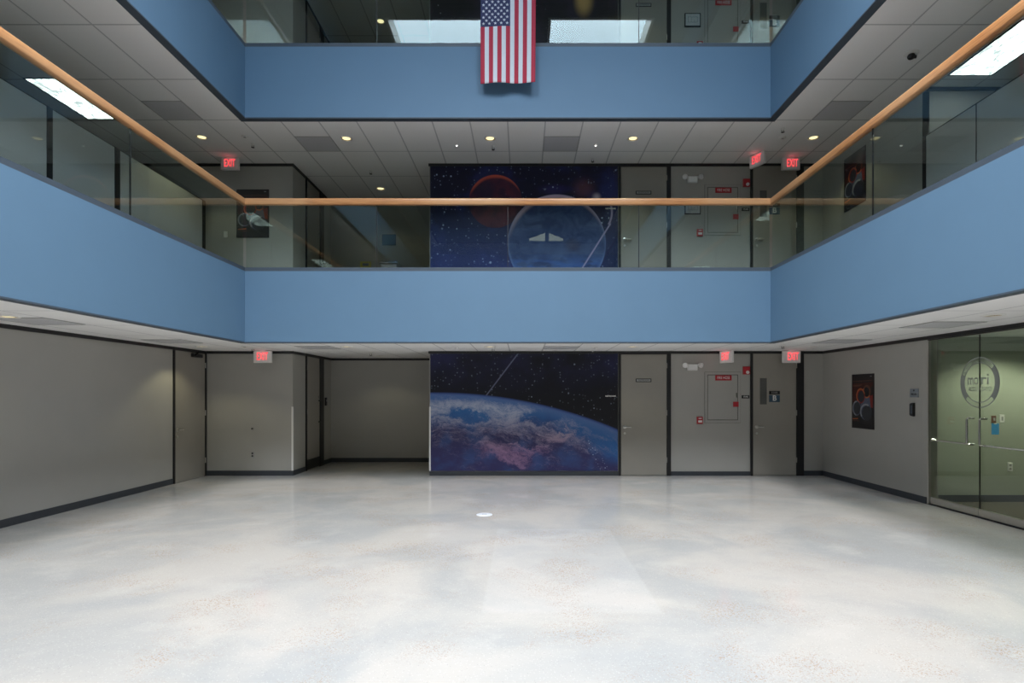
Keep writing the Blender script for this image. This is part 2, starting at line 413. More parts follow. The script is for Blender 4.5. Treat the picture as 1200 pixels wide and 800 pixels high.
BACK, LEFT, RIGHT = 0.0, PI / 2, -PI / 2                 # a wall's turn: local -y looks into the hall
ORD = ['ground floor', 'second floor', 'third floor']

# ---------------------------------------------------------------- structure
setting('floor', MB().box(OX0, OX1, OY0, OY1, -0.2, 0.0, m_floor), 'polished mottled concrete hall floor')
for f in range(3):
    top = FL[f + 1] if f < 2 else ROOF
    tm = m_carpet if f < 2 else m_deck
    b = MB()
    b.box(OX0, OX1, YB + 0.11, OY1, CL[f], top, m_slate, m_ceil, tm)
    b.box(OX0, OX1, OY0, YF - 0.11, CL[f], top, m_slate, m_ceil, tm)
    b.box(OX0, XL - 0.11, YF - 0.11, YB + 0.11, CL[f], top, m_slate, m_ceil, tm)
    b.box(XR + 0.11, OX1, YF - 0.11, YB + 0.11, CL[f], top, m_slate, m_ceil, tm)
    setting('ceiling', b, 'suspended tile ceiling over the %s walkways' % ORD[f])
    # blue balcony fascias; the top one rises to the roof
    zt = FL[f + 1] - 0.061 if f < 2 else ROOF
    z0 = CL[f] + 0.012
    b = MB().box(XL - 0.1, XR + 0.1, YB, YB + 0.1, z0, zt, m_blue)
    b.box(XL - 0.1, XR + 0.1, YF - 0.1, YF, z0, zt, m_blue)
    b.box(XL - 0.1, XL, YF, YB, z0, zt, m_blue).box(XR, XR + 0.1, YF, YB, z0, zt, m_blue)
    setting('balcony_fascia', b, 'blue painted balcony fascia above the %s' % ORD[f])
    b = MB(); a = CL[f] - 0.004; e = 0.11
    b.box(XL - e, XR + e, YB - 0.006, YB + e, a, z0, m_slate).box(XL - e, XR + e, YF - e, YF + 0.006, a, z0, m_slate)
    b.box(XL - e, XL + 0.006, YF, YB, a, z0, m_slate).box(XR - 0.006, XR + e, YF, YB, a, z0, m_slate)
    setting('trim_%d' % (f + 1), b, 'dark slate edge trim under the blue fascia')
# roof with two skylight openings, curbs round them
b = MB()
xs = [XL - 0.1, SKYL[0][0], SKYL[0][1], SKYL[1][0], SKYL[1][1], XR + 0.1]
b.box(xs[0], xs[5], SKY_Y[1], YB + 0.1, ROOF, ROOF + 0.3, m_deck).box(xs[0], xs[5], YF - 0.1, SKY_Y[0], ROOF, ROOF + 0.3, m_deck)
for i in (0, 2, 4): b.box(xs[i], xs[i + 1], SKY_Y[0], SKY_Y[1], ROOF, ROOF + 0.3, m_deck)
setting('ceiling', b, 'dark corrugated roof deck over the atrium')
for i, (a, c_) in enumerate(SKYL):
    b = MB(); y0, y1 = SKY_Y; t = 0.06; z0, z1 = ROOF - 0.02, ROOF + 0.36
    b.box(a, a + t, y0, y1, z0, z1, m_white).box(c_ - t, c_, y0, y1, z0, z1, m_white)
    b.box(a + t, c_ - t, y0, y0 + t, z0, z1, m_white).box(a + t, c_ - t, y1 - t, y1, z0, z1, m_white)
    setting('window_%d' % (i + 1), b, 'skylight frame in the roof')
# outer shell
setting('wall_outer', MB().box(OX0 - 0.2, OX0, OY0, OY1, -0.2, ROOF, m_wall).box(OX1, OX1 + 0.2, OY0, OY1, -0.2, ROOF, m_wall)
        .box(OX0, OX1, OY1, OY1 + 0.2, -0.2, ROOF, m_wall), 'outer building walls')
b = MB().box(OX0, OX1, OY0 - 0.2, OY0, -0.2, ROOF, m_wall)
setting('wall_front', b, 'end wall behind the viewpoint')
for i, (xa, xb) in enumerate(((0.32, 1.16), (1.36, 2.1))):
    z = 9.62
    pts = [(xa, z), (xb, z), (xb, z + (0.42 if i == 0 else 0.12)), (xa, z + (0.12 if i == 0 else 0.42))]
    mb = MB(); vs = [(p, YF - 0.01, q) for p, q in pts] + [(p, YF + 0.02, q) for p, q in pts]
    mb.add(vs, [(0, 1, 2, 3), (7, 6, 5, 4), (0, 4, 5, 1), (1, 5, 6, 2), (2, 6, 7, 3), (3, 7, 4, 0)], m_window)
    setting('window_%d' % (i + 3), mb, 'small lit window high on the end wall')

AX = -4.40                                                # side wall of the alcove
MX0, MX1 = BX(503.5), BX(726)                            # mural wall
TR = 0.05
for f in range(3):
    z0, z1 = FL[f], CL[f]
    up = f > 0
    xw = OX0 if up else WL - 0.2
    setting('wall_back_left', MB().box(xw, AX, DW, OY1, z0, z1, m_wall), 'grey wall block left of the alcove, %s' % ORD[f])
    setting('wall_alcove', MB().box(AX, MX0, DA, OY1, z0, z1, m_wall), 'alcove end wall, %s' % ORD[f])
    setting('wall_back', MB().box(MX0, WR, DW, OY1, z0, z1, m_wall), 'back wall with mural and doors, %s' % ORD[f])
    YR = 8.45
    setting('wall_right', MB().box(WR, OX1, YR, OY1, z0, z1, m_cream if f == 0 else m_wall).box(WR - 0.001, WR + 0.1, YR, DW, z0, z1, m_wall), 'right wall, %s' % ORD[f])
    if not up:
        setting('wall_left', MB().box(WL - 0.2, WL, OY0, DW, z0, z1, m_wall), 'long grey left wall')
        setting('wall_right_front', MB().box(WR, WR + 0.15, OY0, 5.6, z0, z1, m_wall), 'right wall nearer than the glass doors')
        setting('wall_office', MB().box(WR + 0.15, OX1, 4.2, 4.3, z0, z1, m_cream), 'office wall')
        setting('floor_office', MB().box(WR + 0.06, OX1, 4.3, YR, 0.0, 0.012, m_carpet), 'brown carpet in the glazed office')
    # black trim under the ceiling
    b = MB(); t = 0.02; zt = z1 - TR
    xa = OX0 if up else WL
    b.box(xa, AX + t, DW - t, DW, zt, z1, m_black).box(AX, AX + t, DW, DA, zt, z1, m_black).box(AX + t, MX0, DA - t, DA, zt, z1, m_black)
    b.box(MX0 - t, WR - t, DW - t, DW, zt, z1, m_black).box(WR - t, WR, YR, DW, zt, z1, m_black)
    if up: b.box(WR, OX1, YR - t, YR, zt, z1, m_black)
    else: b.box(WL, WL + t, OY0, DW - t, zt, z1, m_black).box(WR - t, WR, OY0, YR, zt, z1, m_black)
    setting('trim_%d' % (f + 4), b, 'black line trim where the %s walls meet the ceiling' % ORD[f])
# doorways needed before the baseboards
BH = 0.095
b = MB(); t = 0.012
b.box(WL, WL + t, OY0, 10.20, 0, BH, m_base); setting('baseboard_left', b)
b = MB().box(WL + t, AX + t, DW - t, DW, 0, BH, m_base).box(AX, AX + t, DW, 11.90, 0, BH, m_base).box(AX, AX + t, 12.94, DA, 0, BH, m_base)
b.box(AX + t, MX0, DA - t, DA, 0, BH, m_base); setting('baseboard_alcove', b)
b = MB().box(MX0, BX(724.5), DW - t, DW, 0, BH * 0.85, m_base).box(BX(786), BX(879), DW - t, DW, 0, BH * 0.85, m_base).box(BX(941.5), WR - t, DW - t, DW, 0, BH, m_base)
setting('baseboard_back', b)
b = MB().box(WR - t, WR, 8.36, DW, 0, BH, m_base).box(WR + 0.2, OX1, YR - t, YR, 0.012, 0.11, m_base); setting('baseboard_right', b)

# ---------------------------------------------------------------- murals on the back wall
mt = ['mural print of the blue Earth under a starry black sky beside the ground floor door',
      'mural print of a red and a large blue planet on the second floor wall',
      'dark mural print on the third floor wall behind the hanging flag']
for f in range(3):
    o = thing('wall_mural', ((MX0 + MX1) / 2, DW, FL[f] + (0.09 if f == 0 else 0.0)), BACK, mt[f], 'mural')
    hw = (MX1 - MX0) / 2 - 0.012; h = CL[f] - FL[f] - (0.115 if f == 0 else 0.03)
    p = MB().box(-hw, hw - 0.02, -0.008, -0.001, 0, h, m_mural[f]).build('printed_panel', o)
    if f == 0: MB().box(-hw - 0.012, hw, -0.012, -0.0, h, h + 0.022, m_black).build('top_edge', o)
    if f < 2:
        text('RESTROOMS', o, BX(715.5) - o.location.x, -0.0095, BZ(464) - o.location.z + FL[f], 0.034, m_letter, width=0.2, bold=0.0015)

# ---------------------------------------------------------------- doors
dn = [0]
def lever(parent, x, z, side, y=-0.02):
    b = MB().lathe((x, y, z), (0, -1, 0), [(0.034, 0), (0.034, 0.008), (0.012, 0.012), (0.012, 0.05), (0.0, 0.052)], m_metal, 18, False)
    b.tube([(x, y - 0.045, z), (x + side * 0.03, y - 0.05, z), (x + side * 0.12, y - 0.045, z - 0.004)], 0.010, m_metal)
    b.lathe((x, y, z - 0.12), (0, -1, 0), [(0.022, 0), (0.022, 0.008), (0.0, 0.009)], m_metal, 16, False)
    return b.build('door_handle', parent, True)
def door(loc, rz, w, h, jl, jr, label, hand=-1, head=0.05, recess=0.0):
    dn[0] += 1
    o = bpy.data.objects.new('door_%d' % dn[0], None); COL.objects.link(o); o.location = loc; o.rotation_euler = (0, 0, rz)
    o['kind'] = 'structure'; o['label'] = label
    d = -0.016
    MB().bbox(0.004, w - 0.004, d, -0.001, 0.012, h - head, m_door, 0.003).build('leaf', o)
    b = MB().box(-jl, 0, -0.03, 0, 0, h, m_black).box(w, w + jr, -0.03, 0, 0, h, m_black).box(0, w, -0.03, 0, h - head, h, m_black)
    b.build('door_frame', o)
    if hand: lever(o, 0.075 if hand < 0 else w - 0.075, 0.93, -hand, d)
    b = MB()
    for z in (0.25, 1.15, 2.05):
        xx = w - 0.001 if hand < 0 else 0.001
        b.lathe((xx, -0.024, z), (0, 0, 1), [(0.008, 0), (0.008, 0.1)], m_metal, 10)
    b.build('hinge', o, True)
    return o
doorA, doorB = [], []
for f in range(3):
    h = CL[f] - FL[f]
    a = door((BX(727.3), DW, FL[f]), BACK, BX(781.3) - BX(727.3), h - 0.01, 0.045, 0.075, 'grey door with small framed name plate beside the mural, %s' % ORD[f], -1, 0.052)
    c = door((BX(881.8), DW, FL[f]), BACK, BX(933) - BX(881.8), h - 0.01, 0.045, 0.135, 'grey stair door with narrow window, %s' % ORD[f], -1, 0.03)
    # name plate and stair signs are fixed to the doors
    b = MB().box(BX(744.8) - a.location.x, BX(763) - a.location.x, -0.024, -0.016, 1.785, 1.852, m_black); pl = b.build('name_plate', a)
    b = MB().box(BX(745.8) - a.location.x, BX(762) - a.location.x, -0.026, -0.024, 1.798, 1.839, m_grey); b.build('plate_insert', pl)
    text('RESTROOM', pl, BX(754) - a.location.x, -0.027, 1.818, 0.04, m_black, width=0.2)
    lx = c.location.x
    wn = MB().box(BX(888.5) - lx, BX(899.5) - lx, -0.02, -0.016, 1.32, 1.89, m_door).build('window_frame', c)
    MB().box(BX(890) - lx, BX(898) - lx, -0.022, -0.020, 1.36, 1.86, m_darkglass).build('pane', wn)
    sp = MB().bbox(BX(900.8) - lx, BX(913.3) - lx, -0.024, -0.016, 1.552, 1.615, m_black, 0.002).build('stair_plate', c)
    text('STAIR', sp, BX(907) - lx, -0.025, 1.583, 0.05, m_grey, width=0.12)
    sp = MB().bbox(BX(900.8) - lx, BX(913.3) - lx, -0.024, -0.016, 1.405, 1.535, m_bluesign, 0.002).build('letter_sign', c)
    text('B', sp, BX(907) - lx, -0.025, 1.475, 0.14, m_letter, bold=0.003)
# left hall door and its closer
dl = door((WL, 10.23, 0), LEFT, 0.98, CL[0] - 0.01, 0.03, 0.04, 'grey door at the far end of the left wall', -1, 0.045)
b = MB().bbox(0.50, 0.80, -0.075, -0.016, 2.235, 2.30, m_black, 0.006).tube([(0.55, -0.08, 2.27), (0.45, -0.17, 2.30), (0.62, -0.05, 2.325)], 0.012, m_black)
b.build('door_closer', dl)
# alcove doors with kick plate, pull and black mullion
for f in range(3):
    da = door((AX, 11.93, FL[f]), LEFT, 0.76, CL[f] - FL[f] - 0.01, 0.03, 0.24, 'dark framed side door inside the alcove, %s' % ORD[f], 0, 0.045)
    MB().box(0.01, 0.75, -0.022, -0.016, 0.02, 0.22, m_black).build('kick_plate', da)
    MB().tube([(0.69, -0.016, 1.42), (0.69, -0.06, 1.40), (0.69, -0.06, 0.98), (0.69, -0.016, 0.96)], 0.014, m_black).box(0.66, 0.72, -0.03, -0.016, 1.46, 1.52, m_steel).build('pull_handle', da)

# glass entrance on the right wall
ge = bpy.data.objects.new('door_%d' % (dn[0] + 1), None); COL.objects.link(ge); ge.location = (WR, 8.34, 0); ge.rotation_euler = (0, 0, RIGHT)
ge['kind'] = 'structure'; ge['label'] = 'frameless glass double door with steel pulls'
MB().box(-0.11, 0.0, -0.0, 0.15, 0, CL[0], m_wall).box(-0.0, 0.02, 0.0, 0.12, 0, 2.33, m_metal).build('jamb', ge)
MB().box(0.0, 2.74, 0.0, 0.15, 2.325, CL[0], m_wall).box(0.0, 2.74, -0.002, 0.03, 2.315, 2.325, m_black).build('header', ge)
MB().box(0.0, 2.74, 0.0, 0.14, -0.0, 0.006, m_black).build('threshold', ge)
for k in range(3):
    x0 = 0.022 + k * 0.882; x1 = x0 + 0.876
    lf = MB().box(x0, x1, 0.035, 0.047, 0.10, 2.31, m_dglass).build('glass_leaf', ge)
    MB().bbox(x0, x1, 0.02, 0.062, 0.012, 0.105, m_metal, 0.003).build('bottom_rail', lf)
    MB().box(x1 + 0.0005, x1 + 0.0045, 0.033, 0.049, 0.10, 2.31, m_black).build('edge_seal', lf)
    if k < 2:
        s = 1 if k == 0 else -1
        xm = x1 - 0.09 if k == 0 else x0 + 0.115
        xe = x0 + 0.07 if k == 0 else x1 - 0.07
        b = MB().tube([(xm, 0.035, 1.25), (xm, -0.04, 1.25), (xm, -0.055, 1.235), (xm, -0.055, 0.93), (xm, -0.04, 0.915), (xm, 0.035, 0.915)], 0.0135, m_steel, 12)
        b.tube([(xm, -0.01, 0.915), (xe, -0.01, 0.915)], 0.0115, m_steel, 10)
        b.lathe((xe, 0.035, 0.915), (0, -1, 0), [(0.02, 0), (0.02, 0.05), (0.016, 0.055)], m_steel, 14)
        b.build('pull_bar', lf, True)
# round logo split across the two leaves, applied on the glass
lg = thing('logo_decal', (WR + 0.033, 7.437, 1.703), RIGHT, 'frosted round logo with lettering across the two glass doors', 'logo')
R0, R1 = 0.245, 0.322
def ring(mb, r0, r1, a0, a1, n, y, th, m, cx=0, cz=0, sx=1.0, sz=1.0):
    vs, fs = [], []
    for i in range(n + 1):
        g = a0 + (a1 - a0) * i / n
        for yy in (y, y + th):
            for r in (r0, r1): vs.append((cx + sx * r * math.cos(g), yy, cz + sz * r * math.sin(g)))
    for i in range(n):
        o = i * 4; q = o + 4
        fs += [(o, o + 1, q + 1, q), (o + 2, q + 2, q + 3, o + 3), (o, q, q + 2, o + 2), (o + 1, o + 3, q + 3, q + 1)]
    mb.add(vs, fs, m); return mb
b = MB(); g0 = math.asin(0.008 / 0.3)
for (a0, a1) in ((-PI / 2 + g0, PI / 2 - g0), (PI / 2 + g0, 1.5 * PI - g0)):
    ring(b, R1 - 0.014, R1, a0, a1, 48, -0.001, 0.001, m_frost); ring(b, R0, R0 + 0.012, a0, a1, 48, -0.001, 0.001, m_frost)
for (a0, a1) in ((-0.75, 0.72), (PI - 0.35, PI + 0.75)):
    ring(b, R0 + 0.01, R1 - 0.01, a0, a1, 30, -0.001, 0.001, m_frost)
b.build('ring', lg)
text('mo', lg, -0.105, -0.001, 0.035, 0.20, m_frost, width=0.175, bold=0.001); text('ri', lg, 0.09, -0.001, 0.035, 0.20, m_frost, width=0.12, bold=0.001)
text('ASSO', lg, -0.10, -0.001, -0.085, 0.085, m_frost, width=0.17); text('CIATES', lg, 0.11, -0.001, -0.085, 0.085, m_frost, width=0.19)
arc_txt = 'MORI ASSOCIATES'
for i, ch in enumerate(arc_txt):
    if ch == ' ': continue
    g = PI * 0.86 - (PI * 0.60) * i / (len(arc_txt) - 1)
    if abs(g - PI / 2) < 0.07: continue
    text(ch, lg, 0.283 * math.cos(g), -0.001, 0.283 * math.sin(g), 0.058, m_frost, rot=(PI / 2, -(g - PI / 2), 0))

# ---------------------------------------------------------------- railings
def rail_side(p0, p1, nrm, f, npan, label, e0=1, e1=1):
    """p0->p1 along the opening edge, nrm points away from the void"""
    a, c_ = Vector(p0), Vector(p1); L = (c_ - a).length; d = (c_ - a) / L; nv = Vector(nrm)
    rz = math.atan2(d.y, d.x); z0 = FL[f]
    o = thing('glass_railing', (a.x, a.y, z0), rz, label, 'railing')
    sgn = 1 if d.cross(nv).z > 0 else -1                  # local y sign of nrm
    # profile: rounded oak section 0.075 wide, 0.112 tall
    w2, zb, zt, off = 0.037, 0.995, 1.107, sgn * 0.03
    prof = []
    for (sx, cz, a0) in ((1, zt - 0.03, 0), (-1, zt - 0.03, PI / 2), (-1, zb + 0.02, PI), (1, zb + 0.02, 1.5 * PI)):
        r = 0.03 if cz > 1.05 else 0.02
        for k in range(5):
            g = a0 + k * PI / 8; prof.append((sx * (w2 - r) + r * math.cos(g), cz + r * math.sin(g)))
    n = len(prof); vs = []
    for end in (0, 1):
        for (q, z) in prof:
            y = off + q * sgn; ext = (q + 0.03)
            vs.append(((-ext if end == 0 else L + ext), y, z))
    fs = [tuple(range(n)), tuple(range(2 * n - 1, n - 1, -1))] + [(i, i + n, (i + 1) % n + n, (i + 1) % n) for i in range(n)]
    MB().add(vs, fs, m_oak).build('handrail', o, True)
    y0, y1 = sorted((0.0, sgn * 0.11))
    MB().box(0, L, y0, y1, -0.061, -0.002, m_slate).build('base_channel', o)
    g = 0.006
    for k in range(npan):
        xa, xb = L * k / npan + g, L * (k + 1) / npan - g
        yy = sorted((sgn * 0.024, sgn * 0.036))
        gp = MB().box(xa, xb, yy[0], yy[1], -0.001, zb + 0.004, m_glass).build('glass_panel', o)
    for k in range(1, npan):
        xx = L * k / npan; MB().box(xx - 0.005, xx + 0.005, sgn * 0.022, sgn * 0.038, 0.0, zb, m_black).build('joint_seal', o)
    return o
for f in (1, 2):
    rail_side((XL, YB, 0), (XR, YB, 0), (0, 1, 0), f, 4, 'oak topped glass railing across the far side of the %s' % ORD[f])
    rail_side((XL, YF, 0), (XL, YB, 0), (-1, 0, 0), f, 8, 'oak topped glass railing along the left side of the %s' % ORD[f])
    rail_side((XR, YF, 0), (XR, YB, 0), (1, 0, 0), f, 8, 'oak topped glass railing along the right side of the %s' % ORD[f])
    rail_side((XL, YF, 0), (XR, YF, 0), (0, -1, 0), f, 4, 'oak topped glass railing behind the viewpoint on the %s' % ORD[f])

# ---------------------------------------------------------------- ceiling fittings
DLX = [(-5.50, 10.08, 'nearest the left wall'), (-3.04, 10.13, 'second from left in the far row'), (-0.57, 10.13, 'in the middle of the far row'),
       (1.89, 10.13, 'right of middle in the far row'), (4.98, 10.1, 'at the right end of the far row'), (-3.05, 12.6, 'inside the alcove'),
       (-5.42, 6.2, 'over the left walkway'), (4.87, 6.1, 'over the right walkway')]
def prop(name, loc, label, cat, group=None): return thing(name, loc, 0, label, cat, group)
for f in range(3):
    for (x, y, wh) in DLX:
        if f > 0 and abs(y - 6.1) < 0.2: continue
        o = prop('recessed_downlight', (x, y, CL[f]), 'round recessed downlight %s of the %s ceiling' % (wh, ORD[f]), 'ceiling light', 'recessed downlights')
        b = MB().lathe((0, 0, 0), (0, 0, -1), [(0.105, -0.002), (0.107, 0.006), (0.098, 0.012), (0.088, 0.012), (0.084, 0.002)], m_white, 28, False)
        b.build('trim_ring', o, True)
        MB().lathe((0, 0, 0), (0, 0, -1), [(0.086, 0.004), (0.074, 0.001), (0.0, 0.0005)], m_gold, 28, False).build('reflector', o, True)
        lit = not (f == 0 and x > 4)
        MB().lathe((0, 0, 0), (0, 0, -1), [(0.07, 0.0008), (0.065, 0.0025), (0.0, 0.003)], m_lamp if lit else m_gold, 20, False).build('lamp', o, True)
        if lit:
            ld = bpy.data.lights.new('downlight_beam', 'SPOT'); ld.energy = DOWN_W * (0.35 if y > 12 else 0.3 if y < 7 else 0.45 if f == 0 and abs(x) < 4 else 1.0)
            ld.color = (1.0, 0.92, 0.56); ld.spot_size = math.radians(118); ld.spot_blend = 0.35; ld.shadow_soft_size = 0.04
            lo = bpy.data.objects.new('downlight_beam', ld); COL.objects.link(lo); lo.parent = o; lo.location = (0, 0, -0.012)
    for (x, wh) in ((-1.17, 'left'), (1.28, 'right')):
        o = prop('pin_spotlight', (x, 10.38, CL[f]), 'tiny white pin spotlight, %s one of two above the %s mural' % (wh, ORD[f]), 'ceiling light', 'pin spotlights')
        MB().lathe((0, 0, 0), (0, 0, -1), [(0.03, -0.001), (0.03, 0.012), (0.018, 0.02)], m_white, 18, False).build('housing', o, True)
        MB().lathe((0, 0, 0), (0, 0, -1), [(0.018, 0.02), (0.012, 0.032), (0.0, 0.036)], m_pin if f else m_white, 16, False).build('lamp', o, True)
    for (x, y, wh) in ((-0.53, 10.45, 'beside the middle downlight'), (-4.75, 10.35, 'left of the far row'), (4.3, 9.75, 'near the right corner'),
                       (-3.0, 11.6, 'in front of the alcove'), (1.3, 11.0, 'above the right end of the mural')):
        o = prop('fire_sprinkler', (x, y, CL[f]), 'small dark fire sprinkler %s on the %s ceiling' % (wh, ORD[f]), 'sprinkler', 'ceiling sprinklers')
        MB().lathe((0, 0, 0), (0, 0, -1), [(0.035, -0.001), (0.035, 0.006), (0.012, 0.01), (0.012, 0.03)], m_white, 16).build('escutcheon', o, True)
        b = MB().tube([(-0.014, 0, -0.028), (-0.02, 0, -0.045), (-0.006, 0, -0.062)], 0.0045, m_black, 6).tube([(0.014, 0, -0.028), (0.02, 0, -0.045), (0.006, 0, -0.062)], 0.0045, m_black, 6)
        b.lathe((0, 0, -0.062), (0, 0, -1), [(0.028, 0), (0.028, 0.004)], m_black, 16).build('deflector', o)
    for (x, y, wh) in ((-3.60, 10.355, 'left of the far row of lights'), (0.665, 10.355, 'above the mural'), (-5.435, 9.14, 'over the left walkway'), (4.935, 9.14, 'over the right walkway')) + (((4.935, 6.95, 'nearer the glass doors'), (-5.435, 6.6, 'nearer over the left walkway')) if f == 0 else ()):
        o = prop('ceiling_vent', (x, y, CL[f]), 'square grey air grille %s, %s ceiling' % (wh, ORD[f]), 'vent', 'ceiling vents')
        MB().box(-0.295, 0.295, -0.295, 0.295, -0.004, 0.0, m_vent).build('grille', o)
        MB().box(-0.305, 0.305, -0.305, -0.295, -0.007, 0, m_grey).box(-0.305, 0.305, 0.295, 0.305, -0.007, 0, m_grey).box(-0.305, -0.295, -0.295, 0.295, -0.007, 0, m_grey).box(0.295, 0.305, -0.295, 0.295, -0.007, 0, m_grey).build('frame', o)
    for (x, y, wh) in ((-4.75, 10.05, 'left'), (4.45, 10.1, 'right')):
        o = prop('smoke_detector', (x, y, CL[f]), 'flat round white detector at the %s end of the %s ceiling' % (wh, ORD[f]), 'detector', 'ceiling detectors')
        MB().lathe((0, 0, 0), (0, 0, -1), [(0.06, -0.001), (0.06, 0.006), (0.045, 0.014), (0.0, 0.015)], m_white, 24, False).build('housing', o, True)
        MB().lathe((0, 0, -0.0145), (0, 0, -1), [(0.022, 0), (0.018, 0.006), (0.0, 0.007)], m_grey, 16, False).build('sensor_cap', o, True)
    if f > 0:
        for (x, ys, wh) in ((-6.655, (8.8, 4.0, -1.0), 'left'), (6.155, (7.51, 4.5, -2.0), 'right')):
            for j, y in enumerate(ys):
                o = prop('fluorescent_troffer', (x, y, CL[f]), 'rectangular fluorescent ceiling light over the %s office, %s, %s' % (wh, ORD[f], ('farthest', 'middle', 'nearest')[j]), 'ceiling light', 'fluorescent office lights')
                MB().box(-0.285, 0.285, -0.595, 0.595, -0.006, -0.001, m_troffer).build('diffuser', o)
                MB().box(-0.305, 0.305, -0.61, -0.595, -0.009, 0, m_black).box(-0.305, 0.305, 0.595, 0.61, -0.009, 0, m_black).box(-0.305, -0.285, -0.595, 0.595, -0.009, 0, m_black).box(0.285, 0.305, -0.595, 0.595, -0.009, 0, m_black).build('frame', o)
# security camera on the second floor ceiling
o = prop('security_camera', (5.01, 7.6, CL[1]), 'black ball security camera on a white disc over the right walkway', 'camera')
MB().lathe((0, 0, 0), (0, 0, -1), [(0.085, -0.001), (0.085, 0.008), (0.06, 0.016), (0.0, 0.017)], m_white, 28, False).build('mount', o, True)
MB().lathe((0, 0, -0.016), (0, 0, -1), [(0.036, 0), (0.046, 0.018), (0.046, 0.034), (0.034, 0.054), (0.0, 0.062)], m_black, 24, False).build('eyeball', o, True)
MB().tube([(0.01, 0, -0.05), (0.055, -0.02, -0.055)], 0.02, m_black, 14).build('lens', o, True)

# ---------------------------------------------------------------- exit signs
def exit_sign(x, y, z, rz, label, shift=0.0):
    o = thing('exit_sign', (x, y, z), rz, label, 'sign', 'red exit signs')
    MB().bbox(-0.165, 0.165, -0.028, 0.028, -0.235, -0.012, m_white, 0.006).build('housing', o)
    MB().box(-0.05, 0.05, -0.02, 0.02, -0.013, 0.0, m_white).build('canopy', o)
    text('EXIT', o, shift, -0.031, -0.122, 0.205, m_exit, width=0.205, bold=0.001)
    ld = bpy.data.lights.new('sign_glow', 'POINT'); ld.energy = 0.03; ld.color = (1, 0.1, 0.12); ld.shadow_soft_size = 0.03
    lo = bpy.data.objects.new('sign_glow', ld); COL.objects.link(lo); lo.parent = o; lo.location = (0, -0.07, -0.06)
exit_sign(-5.44, 10.94, CL[1], 0, 'lit red EXIT sign at the left of the second floor')
exit_sign(-4.87, 11.02, CL[0], 0, 'lit red EXIT sign at the left of the ground floor')
exit_sign(4.97, 10.94, CL[1], 0, 'lit red EXIT sign by the right corner of the second floor, facing front', 0.02)
exit_sign(5.02, 11.02, CL[0], 0, 'lit red EXIT sign by the right corner of the ground floor, facing front', 0.02)
exit_sign(4.28, 10.75, CL[1], -1.12, 'EXIT sign seen at an angle near the second floor stair door')
exit_sign(3.80, 11.0, CL[0], -1.2, 'EXIT sign seen nearly edge on near the ground floor stair door')

